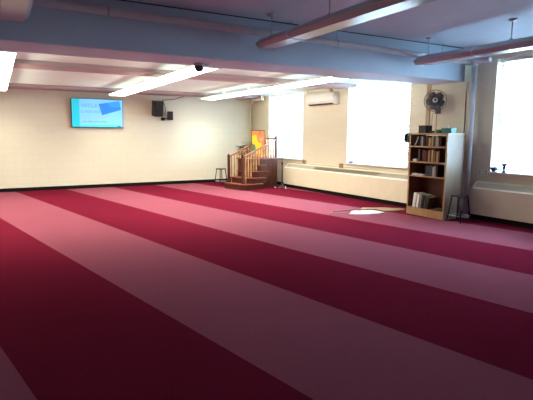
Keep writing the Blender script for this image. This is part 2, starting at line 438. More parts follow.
# cream pipe in the back corner with an elbow at the top
t = thing('corner_pipe', 'cream pipe rising in the back corner with an elbow', 'pipe', (7.66, 14.60, 0))
pts = [(0, 0, 0), (0, 0, 2.66)] + [(.0 + .0 * k, -.10 * math.sin(k * PI / 8), 2.66 + .10 - .10 * math.cos(k * PI / 8)) for k in range(1, 5)] + [(.02, -.72, 2.76)]
m_ = MB(); m_.tube(pts, .042, 12); m_.build('pipe_run', M['cream_pipe'], t)
m_ = MB(); m_.tube([(.02, -.72, 2.76), (.021, -.78, 2.76)], .055, 12); m_.tube([(.02, -.75, 2.74), (.02, -.75, 2.87)], .05, 12); m_.build('elbow', M['cream_pipe'], t)
# thin conduit near the beam end
m_ = MB(); m_.tube([(-.014, .33, .72), (-.014, .33, 2.64)], .010, 8)
o = m_.build('conduit', mat('brown_conduit', (.30, .20, .14), .5)); o.matrix_world = RW; tag(o, 'thin brown conduit rising behind the bookcase to the beam', 'conduit')
# surface conduit below the far windows, with two boxes
m_ = MB(); m_.tube([(-.014, 8.5 - 6, .775), (-.014, 13.3 - 6, .775)], .010, 8)
o = m_.build('conduit', M['cream_pipe']); o.matrix_world = RW; tag(o, 'cream surface conduit running above the long radiator', 'conduit')
for y, z, lab in ((11.66, .81, 'small tan wall box below the window nearest the back corner'), (10.0, .79, 'small tan wall box below the left edge of the window beside the bookcase')):
    t = thing('junction_box', lab, 'electrical box', wp(0, y, z), TH, 'tan boxes on the radiator conduit')
    m_ = MB(); m_.box(-.05, 0, -.055, .055, -.06, .06, .006); m_.build('back_box', M['cream_grille'], t)
    m_ = MB(); m_.box(-.056, -.049, -.05, .05, -.055, .055, .003); m_.build('cover_plate', M['card'], t)

# ------------------------------------------------------------------ radiators
def radiator(label, ya, yb, depth, h_front, h_back, dividers, slots=False):
    t = thing('radiator', label, 'radiator', wp(0, (ya + yb) / 2, 0), TH, 'radiator covers along the window wall')
    w = (yb - ya) / 2; mid = (ya + yb) / 2
    m_ = MB(); m_.prism([(-.003, .10), (-depth, .10), (-depth, h_front), (-depth + .03, h_front + .012), (-.05, h_back - .012), (-.003, h_back)], -w, w, 'Y', .004)
    m_.build('cover', M['cream_metal'], t)
    m_ = MB(); m_.box(-depth + .03, -.004, -w + .01, w - .01, 0, .105); m_.build('plinth', M['black_rubber'], t)
    ds = [-w + .03] + [d - mid for d in dividers] + [w - .03]
    sl = math.atan2(h_back - h_front - .024, depth - .08); 
    nx, nz = -math.sin(sl), math.cos(sl)
    L0 = Vector((-depth + .035, 0, h_front + .014)); L1 = Vector((-.055, 0, h_back - .011))
    for a, b in zip(ds, ds[1:]):
        g = MB()
        lo, hi = (.12, .88)
        ca = (L0.lerp(L1, .5)); ln = (L1 - L0).length * (hi - lo)
        mt = Matrix.Translation((ca.x, 0, ca.z)) @ Matrix.Rotation(-sl, 4, 'Y')
        if slots:
            y = a + .03
            while y < b - .05:
                for q in (-.5, -.17, .16):
                    g.box(q * ln, q * ln + ln * .27, y, y + .022, .0, .004, mtx=mt)
                y += .043
            g.build('grille', M['slot_shadow'], t)
        else:
            g.box(-ln / 2, ln / 2, a + .035, b - .035, -.001, .004, mtx=mt)
            k = a + .05
            g.build('grille', M['cream_grille'], t)
    return t
radiator('long cream radiator cover below the two far windows', 7.25, 12.48, .21, .60, .735, [11.0, 9.82, 8.52])
radiator('near cream radiator cover with a slotted top beside the grey pipe', 2.6, 5.97, .19, .60, .735, [4.3], True)
# black skirting strip seen under the covers continues on the wall: baseboard_right

# outlets by the grey pipe
for y, lab in ((5.93, 'cream wall outlet plate closest to the grey pipe'), (5.80, 'cream wall outlet plate closest to the near window')):
    t = thing('wall_outlet', lab, 'outlet', wp(0, y, .905), TH, 'outlet plates above the near radiator')
    m_ = MB(); m_.box(-.008, 0, -.04, .04, -.06, .06, .003); m_.build('plate', M['white_plastic'], t)
    for z in (.012, -.042):
        m_ = MB(); m_.box(-.011, -.0075, -.018, .018, z, z + .03, .002); m_.build('socket', M['grey_plastic'], t)

# ------------------------------------------------------------------ television
t = thing('television', 'wall mounted flat television showing a bright blue slide', 'television', (2.625, BACK_Y - .03, 2.19), 0)
tv = Matrix.Rotation(math.radians(4), 4, 'X')
def tvp(o): o.matrix_parent_inverse = Matrix(); o.matrix_basis = Matrix.Translation((0, -.07, 0)) @ tv; return o
m_ = MB(); m_.box(-.725, .725, -.025, .03, -.415, .415, .006); tvp(m_.build('frame', M['black_plastic'], t))
m_ = MB(); m_.box(-.708, .708, -.0275, -.0245, -.392, .402); tvp(m_.build('screen', emit('screen_pale_blue', (.15, .45, .85), .74), t))
m_ = MB(); m_.box(-.708, -.50, -.0290, -.0274, -.392, .402); tvp(m_.build('screen_side_band', emit('screen_cyan', (.012, .44, .56), .72), t))
m_ = MB(); m_.prism([(.03, .27), (.62, .37), (.665, .12), (.12, -.05)], -.0290, -.0274, 'Y'); tvp(m_.build('screen_picture', emit('screen_deep_blue', (.01, .17, .62), .7), t))
m_ = MB(); m_.prism([(.26, .305), (.60, .362), (.64, .20), (.38, .18)], -.0298, -.0289, 'Y'); tvp(m_.build('screen_picture_highlight', emit('screen_mid_blue', (.02, .25, .66), .7), t))
m_ = MB(); m_.box(-.50, .60, -.0288, -.0274, -.392, -.33); tvp(m_.build('screen_bottom_band', emit('screen_teal', (.05, .50, .62), .75), t))
m_ = MB(); m_.box(.56, .66, -.0296, -.0286, -.378, -.352, .002); tvp(m_.build('screen_mark', emit('screen_navy', (.01, .04, .22), .5), t))
TXT = emit('screen_text', (.10, .24, .50), .6)
def text(s, x, z, size, parent, m):
    c = bpy.data.curves.new('lettering', 'FONT'); c.body = s; c.size = size; c.extrude = .0006; c.materials.append(m)
    o = bpy.data.objects.new('lettering', c); COL.objects.link(o); o.parent = parent
    me = bpy.data.meshes.new_from_object(o); bpy.data.objects.remove(o)
    o = bpy.data.objects.new('lettering', me); COL.objects.link(o); o.parent = parent
    o.matrix_basis = Matrix.Translation((0, -.07, 0)) @ tv @ Matrix.Translation((x, -.0295, z)) @ Matrix.Rotation(PI / 2, 4, 'X')
    return o
text('NFCLA', -.45, .17, .145, t, TXT); text('LI FOR YOU', -.45, .01, .098, t, TXT)
# the two small lines are too blurred in the photograph to read: word-length strokes
def strokes(x, z, words, hgt, m):
    for w_ in words:
        b = MB(); b.box(x, x + w_, -.0296, -.0287, z, z + hgt); tvp(b.build('blurred_word', m, t)); x += w_ + .03
strokes(-.44, -.12, (.07, .13, .05, .11, .16, .08), .022, emit('screen_text_pale', (.28, .36, .68), .7))
strokes(-.42, -.26, (.10, .16, .09, .05, .14), .036, emit('screen_text_mid', (.14, .32, .60), .65))
m_ = MB(); m_.box(-.2, .2, -.045, .03, -.15, .15, .005); m_.build('wall_bracket', M['black_metal'], t)

# ------------------------------------------------------------------ wall speakers
t = thing('wall_speaker', 'large black speaker tilted down on the back wall', 'speaker', (4.38, BACK_Y - .001, 2.38))
R_ = Matrix.Translation((0, -.22, 0)) @ Matrix.Rotation(math.radians(10), 4, 'X') @ Matrix.Rotation(math.radians(10), 4, 'Z')
m_ = MB(); m_.box(-.145, .145, -.11, .11, -.235, .235, .012, R_); m_.build('cabinet', M['black_plastic'], t)
m_ = MB(); m_.box(-.125, .125, -.118, -.109, -.21, .215, .006, R_); m_.build('grille', M['grille_cloth'], t)
m_ = MB(); m_.box(-.04, .04, -.17, 0, -.06, .06, .004); m_.box(-.09, .09, -.02, 0, -.12, .12, .003); m_.build('bracket', M['black_metal'], t)
t = thing('wall_speaker', 'small black speaker to the right of the large speaker', 'speaker', (4.80, BACK_Y - .001, 2.17))
m_ = MB(); m_.box(-.075, .075, -.21, -.07, -.135, .135, .008); m_.build('cabinet', M['black_plastic'], t)
m_ = MB(); m_.box(-.063, .063, -.216, -.209, -.12, .12, .004); m_.build('grille', M['grille_cloth'], t)
m_ = MB(); m_.tube([(-.02, -.08, -.06), (-.10, -.05, -.09), (-.2, -.02, -.10)], .018, 8); m_.box(-.26, -.14, -.03, 0, -.15, -.05, .003); m_.build('bracket', M['black_metal'], t)
m_ = MB()
m_.tube([(4.55, 14.70, 2.60), (4.62, 14.74, 2.655), (4.8, 14.745, 2.67), (5.0, 14.745, 2.70), (5.2, 14.745, 2.765), (5.32, 14.745, 2.80)], .010, 6)
m_.tube([(4.60, 14.72, 2.65), (4.66, 14.735, 2.50), (4.70, 14.73, 2.36), (4.66, 14.74, 2.22), (4.72, 14.735, 2.15)], .009, 6)
o = m_.build('speaker_cable', M['black_plastic']); tag(o, 'black cable draped from the two speakers up to the ceiling', 'cable')

# ------------------------------------------------------------------ security camera
t = thing('security_camera', 'small black dome camera under the front edge of the beam', 'camera', (2.715, 6.85, BEAM_Z))
m_ = MB(); m_.lathe([(0, 0), (.08, 0), (.08, -.035), (.07, -.045), (0, -.045)], seg=24); m_.build('mount', M['grey_plastic'], t)
m_ = MB(); m_.lathe([(.075, -.04)] + [(.07 * math.cos(k * PI / 12), -.055 - .07 * math.sin(k * PI / 12)) for k in range(0, 7)], seg=24); m_.build('dome', M['black_plastic'], t)
m_ = MB(); m_.tube([(.05, 0, -.02), (.12, -.02, -.015), (.16, 0, -.005)], .012, 8); m_.build('cable_tail', M['grey_plastic'], t)

# ------------------------------------------------------------------ air conditioner
t = thing('air_conditioner', 'cream wall air conditioner unit between the two far windows', 'air conditioner', wp(0, 10.80, 2.57), TH)
m_ = MB(); m_.prism([(0, -.16), (-.10, -.16), (-.19, -.10), (-.205, .04), (-.20, .13), (-.17, .16), (0, .16)], -.62, .62, 'Y', .012); m_.build('body', M['white_plastic'], t)
m_ = MB(); m_.prism([(-.115, -.160), (-.16, -.131), (-.155, -.124), (-.11, -.152)], -.52, .52, 'Y'); m_.build('air_vane', M['dark_gap'], t)
m_ = MB(); m_.box(-.209, -.2, -.60, .60, -.075, -.068); m_.build('panel_seam', M['grey_plastic'], t)
for y in (-.63, .615):
    m_ = MB(); m_.box(-.12, -.02, y, y + .015, -.13, .14, .006); m_.build('side_cap', M['white_plastic'], t)
m_ = MB()
m_.tube([wp(-.05, 10.5, 2.736), wp(-.05, 10.5, 2.80), wp(-.05, 10.54, 2.825), wp(-.05, 11.55, 2.825)], .035, 10)
m_.lathe([(0, -.055), (.055, -.055), (.055, .045), (0, .045)], tuple(wp(-.06, 10.48, 2.80)), 14)
o = m_.build('line_cover', M['cream_pipe']); tag(o, 'cream line duct running along the wall above the air conditioner', 'duct')

# ------------------------------------------------------------------ wooden pulpit with steps
TM = math.radians(11.3)
t = thing('pulpit', 'dark wooden stepped pulpit with handrails in the back corner', 'pulpit', (6.46, 12.22, 0), TM)
def step_poly(u0, u1, v0, v1, r):
    pts = [(u1, v0)]
    pts = [(u1, v1), (u0, v1)]
    for k in range(0, 9):
        a = PI + k * PI / 16
        pts.append((u0 + r + r * math.cos(a), v0 + r + r * math.sin(a)))
    pts.append((u1, v0)); return pts
steps = [(-.43, .30, -.13, .80, .22, 0, .17), (-.21, .44, -.07, .80, .30, .17, .34), (.03, .66, .0, .80, .24, .34, .52), (.25, .60, .1, .80, .18, .52, .70)]
for (u0, u1, v0, v1, r, z0, z1) in steps:
    m_ = MB(); m_.prism(step_poly(u0, u1, v0, v1, r), z0, z1 - .03, 'Z'); s_ = m_.build('step', M['dark_wood'], t)
    m_ = MB(); m_.prism(step_poly(u0 - .025, u1 + .01, v0 - .025, v1 + .01, r), z1 - .03, z1, 'Z', .006); m_.build('tread', M['tread_wood'], s_)
m_ = MB(); m_.box(.05, 1.10, .13, .80, 0, .86, .006)
for k in range(1, 6): m_.box(.05 + k * .175 - .006, .05 + k * .175 + .006, .122, .131, .06, .82)
m_.build('platform', M['dark_wood'], t)
m_ = MB(); m_.box(.02, 1.13, .10, .83, .86, .895, .008); m_.build('deck', M['tread_wood'], t)
NEW = [(-.31, .06, .17, .97), (-.31, .74, .17, .97), (1.06, .16, .89, 1.52), (1.06, .74, .89, 1.52)]
for (u, v, z0, z1) in NEW:
    m_ = MB(); m_.box(u - .032, u + .032, v - .032, v + .032, z0 - .005, z1, .006)
    nw = m_.build('newel_post', M['dark_wood'], t)
    m_ = MB(); m_.box(u - .042, u + .042, v - .042, v + .042, z1 - .002, z1 + .02, .006); m_.lathe([(.0, .06), (.02, .055), (.03, .035), (.022, .018), (.03, .012)], (u, v, z1 + .006), 12); m_.build('finial', M['dark_wood'], nw)
def rail(p0, p1):
    m_ = MB(); d = (Vector(p1) - Vector(p0)); L_ = d.length
    mt = Matrix.Translation(p0) @ d.to_track_quat('X', 'Z').to_matrix().to_4x4()
    m_.box(0, L_, -.03, .03, -.02, .025, .008, mt); m_.build('handrail', M['rail_wood'], t)
rails = [((-.31, .06, .94), (1.06, .16, 1.45)), ((-.31, .74, .94), (1.06, .74, 1.49)), ((1.06, .16, 1.48), (1.06, .74, 1.48))]
for a, b in rails: rail(a, b)
def floor_at(u, v):
    z = 0
    for (u0, u1, v0, v1, r, z0, z1) in steps:
        if u > u0 + .03: z = z1
    if u > .03 and v > .11: z = .895
    return z
for ri, (a, b) in enumerate(rails):
    L_ = (Vector(b) - Vector(a)).length; n = max(2, int(round(L_ / .115)))
    for k in range(1, n):
        p = Vector(a).lerp(Vector(b), k / n)
        zb = .89 if ri > 1 else floor_at(p.x, p.y)
        m_ = MB(); zt = p.z - .01; h = zt - zb
        m_.lathe([(0, 0), (.024, 0), (.024, h * .18), (.017, h * .22), (.027, h * .4), (.017, h * .72), (.023, h * .76), (.023, h), (0, h)], (p.x, p.y, zb - .003), 8)
        m_.build('baluster', M['baluster_wood'], t)

# microphone stand
t = thing('microphone_stand', 'thin microphone stand on a tripod base beside the wooden pulpit', 'microphone stand', (7.44, 12.16, 0))
for k in range(3):
    a = 2 * PI * k / 3 + 2.6
    m_ = MB(); m_.tube([(0, 0, .12), (.10 * math.cos(a), .10 * math.sin(a), .06), (.19 * math.cos(a), .19 * math.sin(a), .018)], .014, 8); lg = m_.build('leg', M['black_metal'], t)
    m_ = MB(); m_.tube([(.18 * math.cos(a), .18 * math.sin(a), .02), (.23 * math.cos(a), .23 * math.sin(a), .018)], .018, 8); m_.build('foot_tip', M['white_plastic'], lg)
m_ = MB(); m_.tube([(0, 0, .06), (0, 0, .75)], .016, 10); m_.build('pole', M['black_metal'], t)
m_ = MB(); m_.tube([(0, 0, .74), (0, 0, 1.40)], .013, 8); m_.build('upper_rod', M['grey_plastic'], t)
m_ = MB(); m_.lathe([(0, .70), (.024, .70), (.028, .73), (.024, .79), (0, .79)], seg=12); m_.lathe([(0, .08), (.03, .08), (.03, .16), (0, .16)], seg=12); m_.build('clutch', M['black_plastic'], t)
m_ = MB(); m_.tube([(0, 0, 1.39), (0, -.03, 1.43), (0, -.08, 1.45)], .016, 10); m_.build('mic_clip', M['steel'], t)

# artificial plant behind the pulpit
t = thing('potted_plant', 'dark leafy plant in a pot standing behind the wooden pulpit', 'plant', (6.96, 13.62, 0))
m_ = MB(); m_.lathe([(0, 0), (.11, 0), (.15, .27), (.165, .28), (.165, .31), (.14, .31), (.135, .27), (0, .27)], seg=24); m_.build('pot', M['pot'], t)
m_ = MB(); m_.lathe([(0, .275), (.137, .275)], seg=20); m_.build('soil', M['soil'], t)
m_ = MB(); lf = MB()
rnd = random.Random(3)
for k in range(9):
    a = k * 2 * PI / 9 + .3; hh = 1.05 + rnd.random() * .35; sp = .14 + .24 * rnd.random()
    P0 = Vector((.04 * math.cos(a), .04 * math.sin(a), .27)); P1 = Vector((sp * .4 * math.cos(a), sp * .4 * math.sin(a), .27 + (hh - .27) * .6)); P2 = Vector((sp * math.cos(a), sp * math.sin(a), hh))
    pts = [(P0 * (1 - s) ** 2 + P1 * 2 * s * (1 - s) + P2 * s * s) for s in [i / 6 for i in range(7)]]
    m_.tube(pts, .008, 6, r1=.004)
    for q in range(18):
        s = .45 + .55 * q / 17; p = P0 * (1 - s) ** 2 + P1 * 2 * s * (1 - s) + P2 * s * s
        aa = a + (q % 2 * 2 - 1) * (.8 + rnd.random()) ; ln = .17 + .10 * rnd.random(); el = .25 - .7 * rnd.random()
        d = Vector((math.cos(aa) * math.cos(el), math.sin(aa) * math.cos(el), math.sin(el))); sd = Vector((-math.sin(aa), math.cos(aa), 0)); up = d.cross(sd)
        bm = lf.bm; w = ln * .40
        c = [bm.verts.new(p + d * ln * f_ - up * (-.15 * ln * f_ * f_)) for f_ in (0, .35, .7, 1)]
        l_ = [bm.verts.new(p + d * ln * f_ + sd * w * g_ + up * .02) for f_, g_ in ((.35, 1), (.7, .7))]
        r_ = [bm.verts.new(p + d * ln * f_ - sd * w * g_ + up * .02) for f_, g_ in ((.35, 1), (.7, .7))]
        for f_ in ((c[0], l_[0], c[1]), (c[1], l_[0], l_[1], c[2]), (c[2], l_[1], c[3]), (c[0], c[1], r_[0]), (c[1], c[2], r_[1], r_[0]), (c[2], c[3], r_[1])): bm.faces.new(f_).smooth = True
m_.build('stem', M['leaf'], t); lf.build('foliage', M['leaf'], t)

# colourful framed poster standing on the pulpit deck
Pp = Matrix.Translation((6.46, 12.22, 0)) @ Matrix.Rotation(TM, 4, 'Z') @ Vector((.68, .55, .896))
t = thing('framed_poster', 'orange and yellow poster in a thin dark frame standing behind the pulpit rail', 'poster', Pp, -.50)
m_ = MB(); pw, ph = .215, .84
for (a, b, c, d) in ((-pw, pw, ph - .025, ph), (-pw, pw, 0, .025), (-pw, -pw + .02, .025, ph - .025), (pw - .02, pw, .025, ph - .025)): m_.box(a, b, -.012, .012, c, d, .002)
m_.build('frame', M['dark_frame'], t)
m_ = MB(); m_.box(-pw + .01, pw - .01, -.004, .006, .02, ph - .02); m_.build('print', M['orange'], t)
m_ = MB(); m_.prism([(-.19, .66), (-.07, .70), (-.04, .52), (.04, .44), (.10, .50), (.12, .10), (-.05, .12), (-.10, .40), (-.19, .44)], -.0062, -.0042, 'Y'); m_.build('print_yellow', M['yellow'], t)
m_ = MB(); m_.prism([(-.19, .42), (-.11, .39), (-.06, .12), (-.19, .05)], -.0062, -.0042, 'Y'); m_.build('print_green', M['green'], t)
m_ = MB(); m_.prism([(.03, .60), (.12, .62), (.14, .52), (.05, .50)], -.0062, -.0042, 'Y'); m_.build('print_pink', mat('pink_panel', (.75, .36, .30), .6), t)
m_ = MB(); m_.box(-.03, .03, .012, .05, .05, .60, .003, Matrix.Rotation(-.12, 4, 'X')); m_.build('easel_back', M['dark_frame'], t)

# ------------------------------------------------------------------ stools
def stool(label, x, y, h, half, rz, seat_m, group=None):
    t = thing('metal_stool', label, 'stool', (x, y, 0), rz, 'black framed stools')
    m_ = MB(); m_.box(-half, half, -half, half, h - .03, h, .01); m_.build('seat', seat_m, t)
    sp = half * 1.28
    for sx in (-1, 1):
        for sy in (-1, 1):
            m_ = MB(); m_.tube([(sx * half * .85, sy * half * .85, h - .03), (sx * sp, sy * sp, .012)], .014, 8); lg = m_.build('leg', M['black_metal'], t)
            m_ = MB(); m_.lathe([(0, 0), (.019, 0), (.019, .025), (.012, .03)], (sx * sp, sy * sp, 0), 10); m_.build('foot_cap', M['black_plastic'], lg)
    z = h * .24; q = half * .85 + (sp - half * .85) * (1 - z / h)
    m_ = MB(); m_.tube([(-q, -q, z), (q, -q, z)], .010, 8); m_.tube([(-q, q, z), (q, q, z)], .010, 8); m_.tube([(-q, -q, z), (-q, q, z)], .010, 8); m_.tube([(q, -q, z), (q, q, z)], .010, 8)
    m_.build('foot_rail', M['steel'], t)
stool('black framed stool against the back wall beside the pulpit', 6.16, 13.8, .53, .115, .2, M['black_plastic'])
stool('black framed stool on the carpet between bookcase and near radiator', 7.47, 5.84, .50, .115, .05, M['black_plastic'])

# ------------------------------------------------------------------ bookcase
BX0, BX1, BY0, BY1, BH = 7.31, 7.76, 6.06, 7.00, 1.615
t = thing('bookcase', 'open wooden bookcase with four shelves standing beside the window', 'bookcase', ((BX0 + BX1) / 2, (BY0 + BY1) / 2, 0))
hx, hy = (BX1 - BX0) / 2, (BY1 - BY0) / 2
for s in (-1, 1):
    m_ = MB(); m_.box(-hx + .012, hx, s * hy - (.022 if s > 0 else 0), s * hy + (.022 if s < 0 else 0), 0, BH, .002); sp_ = m_.build('side_panel', M['case_side'], t)
    m_ = MB(); m_.box(-hx, -hx + .014, s * hy - (.034 if s > 0 else 0), s * hy + (.034 if s < 0 else 0), 0, BH, .002); m_.build('front_stile', M['case_front'], sp_)
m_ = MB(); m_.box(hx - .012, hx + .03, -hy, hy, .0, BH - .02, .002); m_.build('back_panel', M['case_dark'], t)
m_ = MB(); m_.box(-hx - .005, hx + .03, -hy - .01, hy + .01, BH, BH + .03, .004); m_.build('top_panel', M['case_front'], t)
m_ = MB(); m_.box(-hx + .005, -hx + .025, -hy + .034, hy - .034, 0, .135, .002); m_.build('kick_board', M['case_front'], t)
SHELF = [.15, .805, 1.085, 1.39]
for z in SHELF:
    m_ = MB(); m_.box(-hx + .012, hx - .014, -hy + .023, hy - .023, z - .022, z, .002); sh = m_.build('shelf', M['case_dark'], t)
    m_ = MB(); m_.box(-hx + .004, -hx + .013, -hy + .034, hy - .034, z - .024, z + .001, .001); m_.build('shelf_lip', M['case_front'], sh)
for s in (-1, 1):
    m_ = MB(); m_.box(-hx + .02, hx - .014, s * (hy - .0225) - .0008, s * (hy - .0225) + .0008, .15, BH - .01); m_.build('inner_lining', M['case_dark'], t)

# books: one thing each, generated by copying one block book
BOOKC = {'dark brown': (.05, .025, .018), 'black': (.015, .015, .017), 'tan': (.40, .27, .13), 'dark green': (.03, .07, .045), 'grey': (.28, .28, .27), 'white': (.72, .72, .69), 'maroon': (.14, .02, .025), 'navy': (.025, .03, .075), 'ochre': (.38, .24, .07)}
BM = {k: mat('cover_' + k.replace(' ', '_'), v, .5, var=.12, scale=30) for k, v in BOOKC.items()}
PAGES = mat('page_block', (.62, .56, .45), .8, scale=60)
ORD = ['first', 'second', 'third', 'fourth', 'fifth', 'sixth', 'seventh', 'eighth', 'ninth', 'tenth', 'eleventh', 'twelfth', 'thirteenth', 'fourteenth']
def book(name, label, group, x, y, z, th_, dp, ht, colr, lean=0.0):
    e = thing(name, label, 'book', (x, y, z), 0, group)
    R0 = Matrix.Rotation(lean, 4, 'X')
    m_ = MB(); a = th_ / 2
    m_.box(0, dp, -a, -a + .003, 0, ht, mtx=R0); m_.box(0, dp, a - .003, a, 0, ht, mtx=R0); m_.box(-.003, .001, -a, a, 0, ht, .001, mtx=R0)
    m_.build('cover', BM[colr], e)
    m_ = MB(); m_.box(.0015, dp - .004, -a + .0032, a - .0032, .003, ht - .003, mtx=R0); m_.build('pages', PAGES, e)
    return e
rows = [(1.39, 'top shelf', 'books on the top shelf', 6.78, ['navy', 'grey', 'black', 'dark brown', 'black', 'tan', 'ochre', 'tan', 'dark green', 'grey', 'tan', 'black'], (.16, .205)),
        (1.085, 'second shelf', 'books on the second shelf', 6.80, ['dark brown', 'black', 'maroon', 'dark brown', 'maroon', 'black', 'ochre', 'dark brown', 'ochre', 'tan', 'black', 'ochre', 'dark brown'], (.19, .25)),
        (.805, 'third shelf', 'books on the third shelf', 6.62, ['black', 'dark brown', 'navy', 'dark green', 'grey', 'grey', 'black'], (.16, .22))]
rnd = random.Random(11)
for z, sn, grp, y, cols, hr in rows:
    cnt = {}
    for k, c in enumerate(cols):
        w = .028 + .026 * rnd.random(); h = hr[0] + (hr[1] - hr[0]) * rnd.random()
        book('book', f'{c} book upright on the {sn} of the bookcase, {ORD[k]} from the window end', grp, BX0 + .05 + .03 * rnd.random(), y - w / 2, z + .0015, w - .002, .17 + .03 * rnd.random(), h, c)
        y -= w + .002
# leaning grey book on the top shelf, leaning pair on the third shelf
book('book', 'grey book leaning at the window end of the top shelf', 'leaning books in the bookcase', BX0 + .06, 6.90, 1.392, .03, .17, .20, 'grey', .38)
# bottom compartment: folders
yy = 6.86
for k, (c, w, h, ln) in enumerate([('white', .075, .29, .12), ('white', .06, .27, .12), ('grey', .03, .28, .12), ('black', .055, .27, .14), ('dark green', .04, .26, .16), ('dark brown', .04, .24, .2)]):
    lab = {0: 'thick white binder at the window end of the bottom compartment', 1: 'second white binder in the bottom compartment', 2: 'thin grey folder beside the white binders in the bottom compartment',
           3: 'black binder beside the grey folder in the bottom compartment', 4: 'dark green binder in the bottom compartment of the bookcase', 5: 'dark brown book at the end of the leaning binder row'}[k]
    book('binder', lab, 'binders in the bottom compartment', BX0 + .05, yy, .1535, w - .004, .25, h, c, ln); yy -= w + .014
m_ = MB(); m_.box(7.36, 7.55, 6.16, 6.34, .1515, .19, .006); o = m_.build('book', BM['dark brown']); tag(o, 'dark brown book lying flat in the bottom compartment', 'book', 'loose books in the bookcase')
# loose papers at the shelf fronts
def paper_stack(label, x, y, z, lx, ly, n, m):
    b = MB(); r_ = random.Random(int(y * 1000) + int(z * 100))
    for k in range(n): b.box(-lx / 2, lx / 2, -ly / 2, ly / 2, k * .011, k * .011 + .010, .003, Matrix.Rotation(r_.uniform(-.12, .12), 4, 'Z'))
    o = b.build('paper_stack', m); o.location = (x, y, z); tag(o, label, 'papers', 'paper stacks in the bookcase')
paper_stack('pale paper pile on the second shelf nearest the window', BX0 + .10, 6.87, 1.0865, .14, .10, 4, M['paper'])
paper_stack('pale paper pile on the third shelf nearest the window', BX0 + .10, 6.86, .8065, .15, .13, 3, M['paper'])
paper_stack('pale paper pile in the middle of the third shelf', BX0 + .10, 6.69, .8065, .15, .12, 2, M['paper'])
# things on top of the bookcase
BT = BH + .0315
t = thing('storage_box', 'black open box on the window end of the bookcase top', 'box', (7.46, 6.74, BT))
m_ = MB(); m_.box(-.09, .09, -.09, .09, 0, .012); m_.box(-.09, -.08, -.09, .09, .01, .14, .003); m_.box(.08, .09, -.09, .09, .01, .14, .003); m_.box(-.08, .08, -.09, -.08, .01, .14, .003); m_.box(-.08, .08, .08, .09, .01, .14, .003); m_.build('body', M['black_plastic'], t)
m_ = MB(); m_.box(-.096, .096, -.096, -.078, .135, .15, .003); m_.box(-.096, .096, .078, .096, .135, .15, .003); m_.box(-.096, -.078, -.08, .08, .135, .15, .003); m_.box(.078, .096, -.08, .08, .135, .15, .003); m_.build('rim', M['black_plastic'], t)
m_ = MB(); m_.tube([(7.46, 6.60, BT + .02), (7.45, 6.57, BT + .03), (7.47, 6.53, BT + .022), (7.44, 6.51, BT + .02)], .02, 8); o = m_.build('coiled_strap', M['black_plastic']); tag(o, 'dark crumpled strap in the middle of the bookcase top', 'strap')
m_ = MB(); m_.lathe([(0, .0), (.055, .0), (.07, .03), (.075, .07), (.068, .07), (.06, .03), (0, .012)], (7.46, 6.405, BT), 20); o = m_.build('bowl', M['green']); tag(o, 'small green bowl beside the teal basket on the bookcase', 'bowl')
t = thing('basket', 'teal plastic basket on the near end of the bookcase top', 'basket', (7.50, 6.20, BT))
m_ = MB(); m_.prism([(-.07, 0), (.07, 0), (.085, .09), (.077, .09), (.063, .008), (-.063, .008), (-.077, .09), (-.085, .09)], -.11, .11, 'X' if 0 else 'Y'); m_.box(-.07, .07, -.114, -.108, 0, .088); m_.box(-.07, .07, .108, .114, 0, .088); m_.build('body', M['teal'], t)
m_ = MB()
for a in (-1, 1): m_.tube([(a * .085, -.115, .09), (a * .085, .115, .09)], .006, 6); m_.tube([(-.085, a * .115, .09), (.085, a * .115, .09)], .006, 6)
m_.build('rim', M['teal'], t)
m_ = MB(); m_.lathe([(0, .0), (.03, .0), (.032, .10), (.016, .13), (.014, .16), (0, .16)], (7.50, 6.23, BT + .009), 16); o = m_.build('bottle', M['clear']); tag(o, 'small clear bottle standing in the teal basket', 'bottle')

# black handset with a hanging cord between window and bookcase
t = thing('wall_phone', 'black wall handset box with a hanging cord between window and bookcase', 'wall phone', wp(0, 7.69, 1.545), TH)
m_ = MB(); m_.prism([(0, -.10), (-.07, -.10), (-.10, -.06), (-.075, .11), (0, .11)], -.075, .085, 'Y', .01); m_.build('body', M['black_plastic'], t)
m_ = MB(); m_.tube([(-.09, .06, .09), (-.115, .06, .05), (-.12, .06, -.04), (-.105, .06, -.085)], .02, 10); m_.build('handset', M['black_plastic'], t)
m_ = MB(); m_.tube([(-.06, .055, -.10), (-.05, .07, -.2), (-.045, .085, -.30), (-.045, .075, -.36)], .006, 6); m_.build('cord', M['black_plastic'], t)

# ------------------------------------------------------------------ wall fan
t = thing('wall_fan', 'grey caged wall fan mounted above the bookcase', 'fan', wp(0, 7.03, 2.33), TH)
Fm = Matrix.Translation((-.30, -.20, -.03)) @ Matrix.Rotation(math.radians(38), 4, 'Z') @ Matrix.Rotation(math.radians(6), 4, 'Y') @ Matrix.Rotation(-PI / 2, 4, 'Y')
# fan axis is local +Z pointing into the room
m_ = MB(); Rf = .215
def ring(b, r, z, tr, seg=36):
    pts = [Fm @ Vector((r * math.cos(2 * PI * k / seg), r * math.sin(2 * PI * k / seg), z)) for k in range(seg + 1)]
    b.tube(pts, tr, 6, cap=False)
ring(m_, Rf, 0, .007); ring(m_, Rf, .012, .006); ring(m_, .15, .048, .003); ring(m_, .10, .062, .003)
for k in range(40):
    a = 2 * PI * k / 40
    m_.tube([Fm @ Vector((r * math.cos(a), r * math.sin(a), z)) for r, z in ((.045, .07), (.10, .062), (.15, .048), (.195, .022), (Rf, 0), (.18, -.045), (.10, -.07), (.05, -.075))], .0022, 5)
m_.build('cage', M['fan_grey'], t)
m_ = MB(); m_.lathe([(0, .088), (.03, .086), (.048, .076), (.05, .066), (0, .062)], seg=24, mtx=Fm); bd_ = m_.build('badge', M['blue_hub'], t)
m_ = MB(); m_.lathe([(0, .091), (.022, .090), (.022, .085), (0, .085)], seg=20, mtx=Fm); m_.build('emblem', M['dark_blue'], bd_)
